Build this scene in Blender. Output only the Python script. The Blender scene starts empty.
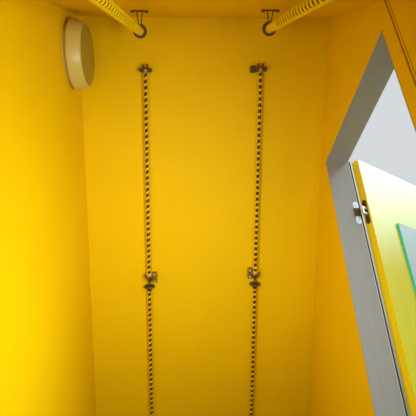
import bpy, bmesh, math
from mathutils import Vector, Matrix

S = bpy.context.scene
COL = S.collection
PI = math.pi

# ---------------------------------------------------------------- camera
cam_d = bpy.data.cameras.new('camera')
cam = bpy.data.objects.new('camera', cam_d)
COL.objects.link(cam)
cam_d.sensor_width = 36
cam_d.lens = 36 * 440 / 416
cam_d.clip_start = 0.01
pitch = math.radians(31)
cam.matrix_world = (Matrix.Translation((0, 0, 0.65)) @ Matrix.Rotation(PI / 2 + pitch, 4, 'X')
                    @ Matrix.Rotation(-math.atan(15 / 440), 4, 'Y'))
S.camera = cam

# ---------------------------------------------------------------- world, lights, exposure
S.view_settings.view_transform = 'Standard'
S.view_settings.look = 'None'
S.view_settings.gamma = 1.0
S.view_settings.exposure = 0.0
S.view_settings.use_curve_mapping = False


def make_world():
    w = bpy.data.worlds.new('sky')
    S.world = w
    w.use_nodes = True
    nt = w.node_tree
    nt.nodes.clear()
    out = nt.nodes.new('ShaderNodeOutputWorld')
    bg = nt.nodes.new('ShaderNodeBackground')
    tc = nt.nodes.new('ShaderNodeTexCoord')
    sep = nt.nodes.new('ShaderNodeSeparateXYZ')
    nt.links.new(tc.outputs['Generated'], sep.inputs[0])
    base = nt.nodes.new('ShaderNodeValToRGB')
    e = base.color_ramp.elements
    e[0].position = 0.50
    e[0].color = (0.10, 0.11, 0.11, 1)
    e[1].position = 0.76
    e[1].color = (0.66, 0.70, 0.72, 1)
    mr = nt.nodes.new('ShaderNodeMapRange')
    mr.inputs['From Min'].default_value = -1
    mr.inputs['From Max'].default_value = 1
    nt.links.new(sep.outputs['Z'], mr.inputs['Value'])
    nt.links.new(mr.outputs[0], base.inputs[0])
    # unseen bright sky patch added at right, shaped for the door's reflection
    dot = nt.nodes.new('ShaderNodeVectorMath')
    dot.operation = 'DOT_PRODUCT'
    nt.links.new(tc.outputs['Generated'], dot.inputs[0])
    dot.inputs[1].default_value = (0.98, -0.20, 0)
    mr2 = nt.nodes.new('ShaderNodeMapRange')
    mr2.interpolation_type = 'SMOOTHSTEP'
    mr2.inputs['From Min'].default_value = 0.45
    mr2.inputs['From Max'].default_value = 0.75
    nt.links.new(dot.outputs['Value'], mr2.inputs['Value'])
    mr3 = nt.nodes.new('ShaderNodeMapRange')
    mr3.interpolation_type = 'SMOOTHSTEP'
    mr3.inputs['From Min'].default_value = 0.33
    mr3.inputs['From Max'].default_value = 0.56
    mr3.inputs['To Max'].default_value = ADDED_GLOW
    nt.links.new(sep.outputs['Z'], mr3.inputs['Value'])
    mul = nt.nodes.new('ShaderNodeMath')
    mul.operation = 'MULTIPLY'
    nt.links.new(mr2.outputs[0], mul.inputs[0])
    nt.links.new(mr3.outputs[0], mul.inputs[1])
    vm = nt.nodes.new('ShaderNodeVectorMath')
    vm.operation = 'SCALE'
    vm.inputs[0].default_value = (0.68, 0.97, 1.06)
    nt.links.new(mul.outputs[0], vm.inputs['Scale'])
    add = nt.nodes.new('ShaderNodeVectorMath')
    add.operation = 'ADD'
    nt.links.new(base.outputs[0], add.inputs[0])
    nt.links.new(vm.outputs[0], add.inputs[1])
    nt.links.new(add.outputs[0], bg.inputs['Color'])
    bg.inputs['Strength'].default_value = SKY_STRENGTH
    nt.links.new(bg.outputs[0], out.inputs[0])


ADDED_GLOW = 5.6
SKY_STRENGTH = 1.0
make_world()


def area(name, loc, target, size, size_y, power, color, spread=180):
    ld = bpy.data.lights.new(name, 'AREA')
    ld.shape = 'RECTANGLE'
    ld.size = size
    ld.size_y = size_y
    ld.energy = power
    ld.color = color
    ld.spread = math.radians(spread)
    o = bpy.data.objects.new(name, ld)
    COL.objects.link(o)
    o.location = loc
    o.rotation_euler = (Vector(target) - Vector(loc)).to_track_quat('-Z', 'Y').to_euler()
    return o


# added fill lights in two made-up side windows, one in each gable wall
area('right_fill_light', (0.80, 0.42, 0.72), (0.80 - 0.64, 0.42 + 0.64, 0.72 + 0.32), 0.44, 0.78, 12.3,
     (1.0, 0.985, 0.94), 92)
area('left_fill_light', (-0.675, 0.42, 0.72), (-0.675 + 0.40, 0.42 + 0.82, 0.72 + 0.40), 0.44, 0.78, 6.3,
     (1.0, 0.985, 0.94), 85)


# ---------------------------------------------------------------- materials
def mat(name, color, rough=0.5, metal=0.0, noise=0.0, nscale=8.0, coat=0.0, ior=1.5, bump=0.0, bscale=300.0,
        stretch=None, spec=0.5):
    m = bpy.data.materials.new(name)
    m.use_nodes = True
    nt = m.node_tree
    b = nt.nodes['Principled BSDF']
    b.inputs['Base Color'].default_value = (*color, 1)
    b.inputs['Roughness'].default_value = rough
    b.inputs['Metallic'].default_value = metal
    b.inputs['IOR'].default_value = ior
    b.inputs['Specular IOR Level'].default_value = spec
    b.inputs['Coat Weight'].default_value = coat
    tc = nt.nodes.new('ShaderNodeTexCoord')
    mp = nt.nodes.new('ShaderNodeMapping')
    if stretch:
        mp.inputs['Scale'].default_value = stretch
    nt.links.new(tc.outputs['Object'], mp.inputs[0])
    if noise:
        n = nt.nodes.new('ShaderNodeTexNoise')
        n.inputs['Scale'].default_value = nscale
        n.inputs['Detail'].default_value = 4
        nt.links.new(mp.outputs[0], n.inputs['Vector'])
        r = nt.nodes.new('ShaderNodeValToRGB')
        r.color_ramp.elements[0].position = 0.3
        r.color_ramp.elements[1].position = 0.7
        r.color_ramp.elements[0].color = (*[c * (1 - noise) for c in color], 1)
        r.color_ramp.elements[1].color = (*[min(1, c * (1 + noise)) for c in color], 1)
        nt.links.new(n.outputs['Fac'], r.inputs[0])
        nt.links.new(r.outputs[0], b.inputs['Base Color'])
    if bump:
        n2 = nt.nodes.new('ShaderNodeTexNoise')
        n2.inputs['Scale'].default_value = bscale
        nt.links.new(mp.outputs[0], n2.inputs['Vector'])
        bp = nt.nodes.new('ShaderNodeBump')
        bp.inputs['Strength'].default_value = bump
        bp.inputs['Distance'].default_value = 0.002
        nt.links.new(n2.outputs['Fac'], bp.inputs['Height'])
        nt.links.new(bp.outputs[0], b.inputs['Normal'])
    return m


YEL = (0.83, 0.55, 0.0003)
M_WALL = mat('yellow_wall_paint', YEL, 0.6, spec=0.08, noise=0.02, nscale=3, bump=0.05)
M_DOOR = mat('yellow_door_lacquer', (0.94, 0.74, 0.002), 0.09, coat=0.0, ior=1.85)
M_TUBE = mat('yellow_tube_enamel', (0.93, 0.67, 0.001), 0.3)
M_RAIL = mat('yellow_rail_enamel', YEL, 0.55, spec=0.15)
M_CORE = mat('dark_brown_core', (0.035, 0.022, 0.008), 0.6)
M_BRASS = mat('tarnished_brass', (0.30, 0.20, 0.07), 0.35, metal=0.85, noise=0.3, nscale=60)
M_BROWN = mat('dark_bronze', (0.09, 0.055, 0.015), 0.45, metal=0.4)
M_STEEL = mat('brushed_grey_steel', (0.40, 0.39, 0.37), 0.55, metal=0.15, noise=0.05, nscale=30, stretch=(1, 1, 0.08))
M_CHROME = mat('bright_steel', (0.80, 0.82, 0.83), 0.3, metal=0.6)
M_SEAL = mat('pale_seal', (0.62, 0.62, 0.62), 0.5)
M_DARK = mat('dark_joint', (0.05, 0.03, 0.006), 0.8)
M_SHADE = mat('cream_lamp_body', (0.62, 0.50, 0.13), 0.4)
M_DIFF = mat('olive_lamp_cover', (0.32, 0.26, 0.02), 0.35)
M_MIRR = mat('painted_mirror_glass', (0.58, 0.60, 0.56), 0.35)  # sky reflection of the mirror put into one matte grey-green
M_TEAL = mat('teal_glass_edge', (0.01, 0.85, 0.75), 0.2)
M_FLOOR = mat('grey_floor_boards', (0.30, 0.28, 0.25), 0.6, noise=0.15, nscale=4)
M_GROUND = mat('grey_paving', (0.16, 0.16, 0.15), 0.8, noise=0.15, nscale=2)


# ---------------------------------------------------------------- helpers
def link(name, bm, mats, parent=None, smooth=False):
    me = bpy.data.meshes.new(name)
    bmesh.ops.recalc_face_normals(bm, faces=bm.faces)
    bm.to_mesh(me)
    bm.free()
    for m in (mats if isinstance(mats, (list, tuple)) else [mats]):
        me.materials.append(m)
    o = bpy.data.objects.new(name, me)
    COL.objects.link(o)
    if parent:
        o.parent = parent
    if smooth:
        for p in me.polygons:
            p.use_smooth = True
        me.set_sharp_from_angle(angle=math.radians(40))
    return o


def tag(o, label, cat, group=None, kind=None):
    o['label'] = label
    o['category'] = cat
    if group:
        o['group'] = group
    if kind:
        o['kind'] = kind


def empty(name, mw):
    o = bpy.data.objects.new(name, None)
    COL.objects.link(o)
    o.empty_display_size = 0.05
    o.matrix_world = mw
    return o


def box(bm, x0, x1, y0, y1, z0, z1, mi=0, mw=None):
    vs = [bm.verts.new((x, y, z)) for x in (x0, x1) for y in (y0, y1) for z in (z0, z1)]
    fs = []
    for q in ((0, 1, 3, 2), (4, 6, 7, 5), (0, 4, 5, 1), (2, 3, 7, 6), (0, 2, 6, 4), (1, 5, 7, 3)):
        f = bm.faces.new([vs[i] for i in q])
        f.material_index = mi
        fs.append(f)
    if mw:
        bmesh.ops.transform(bm, matrix=mw, verts=vs)
    return vs, fs


def bevel(bm, w, seg=2):
    bmesh.ops.bevel(bm, geom=bm.edges[:], offset=w, segments=seg, affect='EDGES', profile=0.5)


def prism_x(bm, pts, x0, x1, mi=0):
    """convex polygon in YZ extruded along X"""
    a = [bm.verts.new((x0, y, z)) for y, z in pts]
    b = [bm.verts.new((x1, y, z)) for y, z in pts]
    n = len(pts)
    fs = [bm.faces.new(a), bm.faces.new(b[::-1])]
    for i in range(n):
        fs.append(bm.faces.new((a[i], b[i], b[(i + 1) % n], a[(i + 1) % n])))
    for f in fs:
        f.material_index = mi


def lathe(bm, prof, seg=32, mi=0, mw=None):
    """profile of (radius, z) turned round Z"""
    rings = []
    allv = []
    for r, z in prof:
        if r < 1e-6:
            v = [bm.verts.new((0, 0, z))]
        else:
            v = [bm.verts.new((r * math.cos(2 * PI * k / seg), r * math.sin(2 * PI * k / seg), z)) for k in range(seg)]
        rings.append(v)
        allv += v
    for a, b in zip(rings, rings[1:]):
        for k in range(seg):
            k2 = (k + 1) % seg
            if len(a) == 1 and len(b) == 1:
                continue
            if len(a) == 1:
                f = bm.faces.new((a[0], b[k], b[k2]))
            elif len(b) == 1:
                f = bm.faces.new((a[k], b[0], a[k2]))
            else:
                f = bm.faces.new((a[k], b[k], b[k2], a[k2]))
            f.material_index = mi
    if mw:
        bmesh.ops.transform(bm, matrix=mw, verts=allv)


def rod(bm, p, q, r, seg=10, mi=0):
    p, q = Vector(p), Vector(q)
    d = q - p
    mw = Matrix.Translation(p) @ d.to_track_quat('Z', 'Y').to_matrix().to_4x4()
    lathe(bm, [(0, 0), (r, 0), (r, d.length), (0, d.length)], seg, mi, mw)


# ---------------------------------------------------------------- the cabin
RY, RZ = 1.492, 2.7305
TAN = math.tan(math.radians(48.5))
XL, XR, TH = -0.605, 0.73, 0.12
DY0, DY1, DZ = 1.083, 1.922, 2.102
YF, YB = RY - RZ / TAN, RY + RZ / TAN


def roofz(y):
    return RZ - TAN * abs(y - RY)


def gable(bm, y0, y1, zlo, x0, x1, mi=0):
    """slice of the gable wall between y0 and y1, above zlo, under the roof"""
    pts = []
    if roofz(y0) > zlo + 1e-4:
        pts += [(y0, zlo), (y0, roofz(y0))]
    else:
        pts += [(y0, zlo)]
    if y0 < RY < y1:
        pts.append((RY, RZ))
    if roofz(y1) > zlo + 1e-4:
        pts += [(y1, roofz(y1)), (y1, zlo)]
    else:
        pts += [(y1, zlo)]
    prism_x(bm, pts, x0, x1, mi)


WY0, WY1, WZ0, WZ1 = 0.06, 0.80, 0.28, 1.16      # unseen side openings added for the fill lights


def added_window_gap(bm, x0, x1):
    box(bm, x0, x1, WY0, WY1, 0, WZ0)
    prism_x(bm, [(WY0, roofz(WY0)), (WY1, roofz(WY1)), (WY1, WZ1), (RY - (RZ - WZ1) / TAN, WZ1)], x0, x1)


bm = bmesh.new()
gable(bm, YF, WY0, 0, XL - TH, XL)
added_window_gap(bm, XL - TH, XL)
gable(bm, WY1, YB, 0, XL - TH, XL)
o = link('wall_left', bm, M_WALL)
tag(o, 'plain yellow gable wall carrying the round lamp, at left', 'wall', kind='structure')

G = 1.013   # outer edge of the panel joint beside the doorway
bm = bmesh.new()
added_window_gap(bm, XR, XR + TH)
gable(bm, WY1, G - 0.024, 0, XR, XR + TH)
gable(bm, G - 0.024, G - 0.017, 0, XR + 0.012, XR + TH, 1)
gable(bm, G - 0.017, G - 0.007, 0, XR + 0.002, XR + TH)
gable(bm, G - 0.007, G, 0, XR + 0.012, XR + TH, 1)
gable(bm, G, DY0, 0, XR, XR + TH)
gable(bm, DY0, DY1, DZ, XR, XR + TH)
gable(bm, DY1, YB, 0, XR, XR + TH)
o = link('wall_right', bm, [M_WALL, M_DARK])
tag(o, 'yellow gable wall with doorway and upright panel joint, at right', 'wall', kind='structure')


def slope(name, sign, label, cat):
    ye = YB if sign > 0 else YF
    t = 0.12
    ny, nz = sign * math.sin(math.radians(48.5)), math.cos(math.radians(48.5))
    top = RZ + t / nz
    pts = [(RY, RZ), (ye, 0), (ye + sign * t / abs(ny), 0), (RY, top)]
    b = bmesh.new()
    prism_x(b, pts, XL - TH, XR + TH)
    s = link(name, b, M_WALL)
    tag(s, label, cat, kind='structure')


slope('wall_back', 1, 'yellow sloping surface facing the viewer behind both thin slotted rails', 'wall')
slope('ceiling', -1, 'yellow ceiling slope along the top edge, over the thick slotted tubes', 'ceiling')

bm = bmesh.new()
box(bm, XL - TH, XR + TH, YF, YB, -0.05, 0)
o = link('floor', bm, M_FLOOR)
tag(o, 'grey boarded floor inside the yellow cabin', 'floor', kind='structure')
bm = bmesh.new()
box(bm, -14, 14, -14, 14, -0.2, -0.05)
o = link('ground', bm, M_GROUND)
tag(o, 'grey paving outside the cabin doorway', 'ground', kind='structure')

# frames of the added, unseen side windows
wt = 0.02
for wname, x0, side in (('added_window_1', XR, 'right'), ('added_window_2', XL - TH, 'left')):
    bm = bmesh.new()
    box(bm, x0, x0 + TH, WY0, WY0 + wt, WZ0, roofz(WY0))
    box(bm, x0, x0 + TH, WY1 - wt, WY1, WZ0, WZ1)
    box(bm, x0, x0 + TH, WY0, WY1, WZ0, WZ0 + wt)
    o = link(wname, bm, M_STEEL)
    tag(o, 'grey metal frame of the unseen side window added for fill light in the %s wall' % side, 'window', kind='structure')

# grey metal lining of the doorway
t = 0.004
bm = bmesh.new()
box(bm, XR - 0.001, XR + TH, DY1 - t, DY1, 0, DZ)
box(bm, XR - 0.001, XR + TH, DY0, DY0 + t, 0, DZ)
box(bm, XR - 0.001, XR + TH, DY0, DY1, DZ - t, DZ)
fr = link('trim_1', bm, M_STEEL)
tag(fr, 'brushed grey metal lining of the doorway in the right wall', 'door frame', kind='structure')
bm = bmesh.new()
box(bm, XR + TH, XR + TH + 0.004, DY1 - 0.005, DY1 + 0.004, 0, DZ - 0.004)
link('seal', bm, M_SEAL, fr)['label'] = 'pale seal strip at the outer edge of the lining'
bm = bmesh.new()
box(bm, XR + TH + 0.0045, XR + TH + 0.011, DY1 - 0.005, DY1 + 0.010, 0, DZ - 0.004)  # added dark strip, stands for the shade in the gap
link('gap_shade', bm, M_DARK, fr)['label'] = 'dark strip added as shade in the gap beside the door'

# ---------------------------------------------------------------- the open door
ang = math.radians(30.6)
# local x along the leaf away from the hinge, local y into the back (outer) face
D = empty('door_1', Matrix.Translation((0.873, 1.928, 0.0)) @ Matrix.Rotation(ang, 4, 'Z'))
tag(D, 'glossy yellow door swung open outside the right doorway', 'door', kind='structure')
W = 0.78
bm = bmesh.new()
box(bm, 0, W, -0.043, 0, 0.015, DZ - 0.006)
bevel(bm, 0.0015)
link('leaf', bm, M_DOOR, D)
bm = bmesh.new()
vs, fs = box(bm, 0.203, W - 0.10, -0.054, -0.0435, 0.45, 1.752, 1)
fs[2].material_index = 0
mi = link('glass_panel', bm, [M_MIRR, M_TEAL], D)
mi['label'] = 'mirror glass with its pale grey-green reflection painted on, and a teal edge'


def capsule_plate(bm, w, h, tk, mw, mi=0):
    """rounded-end plate, w wide (x), h tall (z), thickness along -y"""
    r = w / 2
    pts = []
    for k in range(13):
        a = PI * k / 12
        pts.append((r * math.cos(a), h / 2 - r + r * math.sin(a)))
    for k in range(13):
        a = PI + PI * k / 12
        pts.append((r * math.cos(a), -h / 2 + r + r * math.sin(a)))
    a_ = [bm.verts.new((x, 0, z)) for x, z in pts]
    b_ = [bm.verts.new((x, -tk, z)) for x, z in pts]
    n = len(pts)
    fs = [bm.faces.new(a_), bm.faces.new(b_[::-1])]
    for i in range(n):
        fs.append(bm.faces.new((a_[i], b_[i], b_[(i + 1) % n], a_[(i + 1) % n])))
    for f in fs:
        f.material_index = mi
    bmesh.ops.transform(bm, matrix=mw, verts=a_ + b_)


Di = D.matrix_world.inverted()
HZ = 1.776
# two-armed concealed hinge: pale plates on the lining, bronze plates on the edge of the leaf
bm = bmesh.new()
box(bm, 0.824, 0.860, DY1 - t - 0.006, DY1 - t, HZ - 0.024, HZ + 0.024)
bevel(bm, 0.002)
bmesh.ops.transform(bm, matrix=Di, verts=bm.verts)
hg = link('hinge', bm, M_BROWN, D)
for dz in (0.040, -0.046):
    bm = bmesh.new()
    capsule_plate(bm, 0.028, 0.044, 0.004, Matrix.Translation((0.838, DY1 - t, HZ + dz)))
    rod(bm, (0.838, DY1 - t - 0.004, HZ + dz), (0.838, DY1 - t - 0.0065, HZ + dz), 0.006, 14)
    bmesh.ops.transform(bm, matrix=Di, verts=bm.verts)
    link('jamb_plate', bm, M_CHROME, hg)['label'] = 'pale rounded screw plate on the metal lining'
rotp = Matrix.Rotation(-PI / 2, 4, 'Z')
for dz in (0.043, -0.045):
    bm = bmesh.new()
    capsule_plate(bm, 0.024, 0.050, 0.003, Matrix.Translation((0, -0.0215, HZ + dz)) @ rotp)
    link('leaf_plate', bm, M_BROWN, hg)['label'] = 'bronze plate on the door edge'
bm = bmesh.new()
for dz in (0.015, -0.016):
    box(bm, -0.036, 0.004, -0.030, -0.014, HZ + dz - 0.006, HZ + dz + 0.006)
box(bm, -0.034, -0.026, -0.030, -0.014, HZ - 0.02, HZ + 0.02)
bevel(bm, 0.001, 1)
link('arm', bm, M_CHROME, hg)['label'] = 'bright steel hinge arms bridging the gap'
bm = bmesh.new()
box(bm, -0.004, 0.001, -0.032, -0.011, HZ - 0.024, HZ + 0.024)
link('hinge_cup', bm, M_DARK, hg)['label'] = 'dark hinge cup between the arms'

# ---------------------------------------------------------------- round lamp in the left gable
L = empty('wall_lamp', Matrix.Translation((XL, 1.494, 2.43)) @ Matrix.Rotation(PI / 2, 4, 'Y') @ Matrix.Diagonal((0.95, 0.95, 1, 1)))
tag(L, 'unlit round cream lamp with olive cover, high on the left wall', 'lamp')
bm = bmesh.new()
lathe(bm, [(0, 0), (0.158, 0), (0.163, 0.012), (0.172, 0.016), (0.178, 0.024), (0.177, 0.034), (0.161, 0.079),
           (0.157, 0.084), (0.151, 0.085), (0.149, 0.082), (0, 0.082)], 72)
link('lamp_body', bm, M_SHADE, L, True)
bm = bmesh.new()
lathe(bm, [(0, 0.0825), (0.148, 0.0825), (0.1475, 0.086), (0.135, 0.089), (0.08, 0.093), (0, 0.095)], 72)
link('lamp_cover', bm, M_DIFF, L, True)['label'] = 'dull olive cover on the front'


# ---------------------------------------------------------------- slotted tubes
def slotted(bm, R, z0, z1, pitch, duty, centre, half, skew=0.0, seg=40, wall=0.0018, solid=0.0):
    """tube round Z from z0 to z1, with a row of slots cut through, centred on angle `centre`"""
    n = max(1, int(round((z1 - solid - z0) / pitch)))
    pitch = (z1 - solid - z0) / n
    a0 = centre - half
    ang_ = []
    ns = max(4, int(seg * half / PI))
    for k in range(ns + 1):
        ang_.append(a0 + 2 * half * k / ns)
    nr = seg - ns
    for k in range(1, nr):
        ang_.append(a0 + 2 * half + (2 * PI - 2 * half) * k / nr)
    N = len(ang_)

    def ring(z, r, sk):
        out = []
        for k, a in enumerate(ang_):
            dz = 0
            if sk and k <= ns:
                dz = skew * ((k / ns) - 0.5)
            out.append(bm.verts.new((r * math.cos(a), r * math.sin(a), z + dz)))
        return out

    zs = [(z0, False)]
    for i in range(n):
        c = z0 + pitch * (i + 0.5)
        zs.append((c - pitch * duty / 2, True))
        zs.append((c + pitch * duty / 2, True))
    zs.append((z1, False))
    outer = [ring(z, R, s) for z, s in zs]
    inner = [ring(z, R - wall, s) for z, s in zs]
    for i in range(len(zs) - 1):
        slot = i % 2 == 1
        for k in range(N):
            k2 = (k + 1) % N
            if slot and k < ns:
                bm.faces.new((outer[i][k], inner[i][k], inner[i][k2], outer[i][k2]))
                bm.faces.new((outer[i + 1][k], inner[i + 1][k], inner[i + 1][k2], outer[i + 1][k2]))
                if k == 0:
                    bm.faces.new((outer[i][0], outer[i + 1][0], inner[i + 1][0], inner[i][0]))
                if k == ns - 1:
                    bm.faces.new((outer[i][k2], outer[i + 1][k2], inner[i + 1][k2], inner[i][k2]))
                continue
            bm.faces.new((outer[i][k], outer[i][k2], outer[i + 1][k2], outer[i + 1][k]))
            bm.faces.new((inner[i][k], inner[i + 1][k], inner[i + 1][k2], inner[i][k2]))
    for i in (0, -1):
        for k in range(N):
            k2 = (k + 1) % N
            bm.faces.new((outer[i][k], outer[i][k2], inner[i][k2], inner[i][k]))


def back_rail(x, side, skew, lift, label):
    """thin rail on the sloping back surface: local z up the slope, local -y into the room"""
    phi = math.radians(41.5)
    mw = Matrix.Translation((x, RY, RZ)) @ Matrix.Rotation(phi, 4, 'X') @ Matrix.Translation((0, 0, lift))
    c = -0.027                         # stand-off of the tube's axis
    T = empty('slotted_rail', mw)
    tag(T, label, 'rail', 'thin slotted rails on the sloping back surface')
    R = 0.0118
    axis = Matrix.Translation((0, c, 0))
    face = -PI / 2
    for z1, z0 in ((-0.285, -1.424), (-1.525, -2.75)):
        bm = bmesh.new()
        slotted(bm, R, z0, z1, 0.0325, 0.60, face, 1.0, skew)
        bmesh.ops.transform(bm, matrix=axis, verts=bm.verts)
        tb = link('tube', bm, M_RAIL, T, True)
        bm = bmesh.new()
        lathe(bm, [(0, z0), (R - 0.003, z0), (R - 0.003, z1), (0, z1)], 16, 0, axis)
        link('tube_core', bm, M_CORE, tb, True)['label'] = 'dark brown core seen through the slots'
    # top clamp: cross plate, two prongs and a knob
    bm = bmesh.new()
    box(bm, -0.034, 0.034, c - 0.014, 0.0, -0.283, -0.264)
    bevel(bm, 0.004)
    cl = link('top_clamp', bm, M_BROWN, T)
    for px, pt in ((-0.011, -0.014), (0.011, 0.012)):
        bm = bmesh.new()
        rod(bm, (px, c - 0.006, -0.264), (pt, c - 0.006, -0.243), 0.0050)
        link('prong', bm, M_BROWN, cl, True)
    bm = bmesh.new()
    lathe(bm, [(0, -0.288), (0.013, -0.288), (0.016, -0.284), (0.016, -0.266), (0.011, -0.260), (0, -0.260)], 24, 0,
          Matrix.Translation((0, c - 0.006, 0)))
    link('clamp_knob', bm, M_BRASS, cl, True)
    if side < 0:
        bm = bmesh.new()
        box(bm, -0.055, -0.026, c - 0.008, 0.0, -0.291, -0.256)
        bevel(bm, 0.004)
        link('clamp_block', bm, M_BROWN, cl)
    # coupling: cup, slim stem, flange and an angle bracket to the wall
    bm = bmesh.new()
    lathe(bm, [(R + 0.0005, -1.420), (0.024, -1.418), (0.027, -1.423), (0.027, -1.436), (0.023, -1.448),
               (0.014, -1.457), (0.0075, -1.462), (0.0075, -1.489), (0.0, -1.489)], 32, 0, axis)
    cp = link('coupling', bm, M_BRASS, T, True)
    bm = bmesh.new()
    lathe(bm, [(0, -1.484), (0.012, -1.485), (0.030, -1.491), (0.032, -1.496), (0.030, -1.502), (0.012, -1.508),
               (0.012, -1.524), (0, -1.525)], 32, 0, axis)
    link('flange', bm, M_BROWN, cp, True)
    bm = bmesh.new()
    lathe(bm, [(R + 0.001, -1.430), (0.0195, -1.427), (0.021, -1.422), (0.0195, -1.417), (R + 0.001, -1.414)], 28, 0, axis)
    link('collar', bm, M_TUBE, cp, True)['label'] = 'yellow collar in the mouth of the coupling'
    bm = bmesh.new()
    xs = side * 0.032
    up = 0.012 if side < 0 else 0.0
    box(bm, xs - 0.011, xs + 0.011, c - 0.014, 0.0, -1.470 + up, -1.412 + up)
    bevel(bm, 0.003)
    br = link('bracket', bm, M_BRASS, cp)
    for z in (-1.421 + up, -1.460 + up):
        bm = bmesh.new()
        rod(bm, (xs, c - 0.014, z), (xs, c - 0.019, z), 0.0045, 12)
        link('bracket_screw', bm, M_CHROME, cp, True)
    return T


back_rail(-0.256, 1, 0.010, 0.0, 'thin yellow slotted rail down the back slope, nearer the round lamp')
back_rail(0.366, -1, 0.002, 0.011, 'thin yellow slotted rail down the back slope, nearer the doorway')


def ceiling_tube(x, Lr, s, mirror, label):
    """thick tube under the ceiling slope: local z up to the ridge, local +y into the room"""
    mw = Matrix.Translation((x, RY, RZ)) @ Matrix.Rotation(math.radians(-41.5), 4, 'X')
    T = empty('slotted_tube', mw)
    tag(T, label, 'tube', 'thick slotted tubes under the ceiling slope')
    R = 0.0200
    axis = Matrix.Translation((0, s, -Lr)) @ Matrix.Rotation(math.radians(-0.5), 4, 'X')
    zend = -2.2
    bm = bmesh.new()
    cen = (0.22 if mirror < 0 else PI - 0.1)   # the slots face the other tube and a little up
    slotted(bm, R, zend, 0.0, 0.042, 0.45, cen, 0.95, 0.0, 48, 0.0018, 0.34 if mirror < 0 else 0.26)
    bmesh.ops.transform(bm, matrix=axis, verts=bm.verts)
    tb = link('tube', bm, M_TUBE, T, True)
    bm = bmesh.new()
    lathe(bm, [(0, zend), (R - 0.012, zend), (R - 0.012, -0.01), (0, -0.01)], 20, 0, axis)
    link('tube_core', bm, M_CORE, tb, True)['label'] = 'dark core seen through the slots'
    bm = bmesh.new()
    lathe(bm, [(0, 0.0), (0.029, 0.0), (0.0325, 0.003), (0.0325, 0.013), (0.029, 0.016), (0, 0.016)], 36, 0, axis)
    link('end_ring', bm, M_BROWN, T, True)['label'] = 'dark bronze disc closing the far end'
    z = -Lr + 0.008
    bm = bmesh.new()
    box(bm, -0.040, 0.040, 0.0, 0.006, z - 0.012, z + 0.012)
    bevel(bm, 0.002)
    hp = link('hanger_plate', bm, M_BROWN, T)
    for sx in (-1, 1):
        bm = bmesh.new()
        rod(bm, (sx * 0.014, 0.004, z), (sx * 0.006, s - 0.030, z), 0.0026)
        link('hanger_rod', bm, M_BROWN, hp, True)
        bm = bmesh.new()
        rod(bm, (sx * 0.034, 0.005, z), (sx * 0.034, 0.010, z), 0.008, 12)
        link('plate_screw', bm, M_BROWN, hp, True)


ceiling_tube(-0.2525, 0.290, 0.091, -1, 'thick yellow slotted tube under the ceiling, beside the round lamp')
ceiling_tube(0.351, 0.388, 0.080, 1, 'thick yellow slotted tube under the ceiling, on the doorway side')
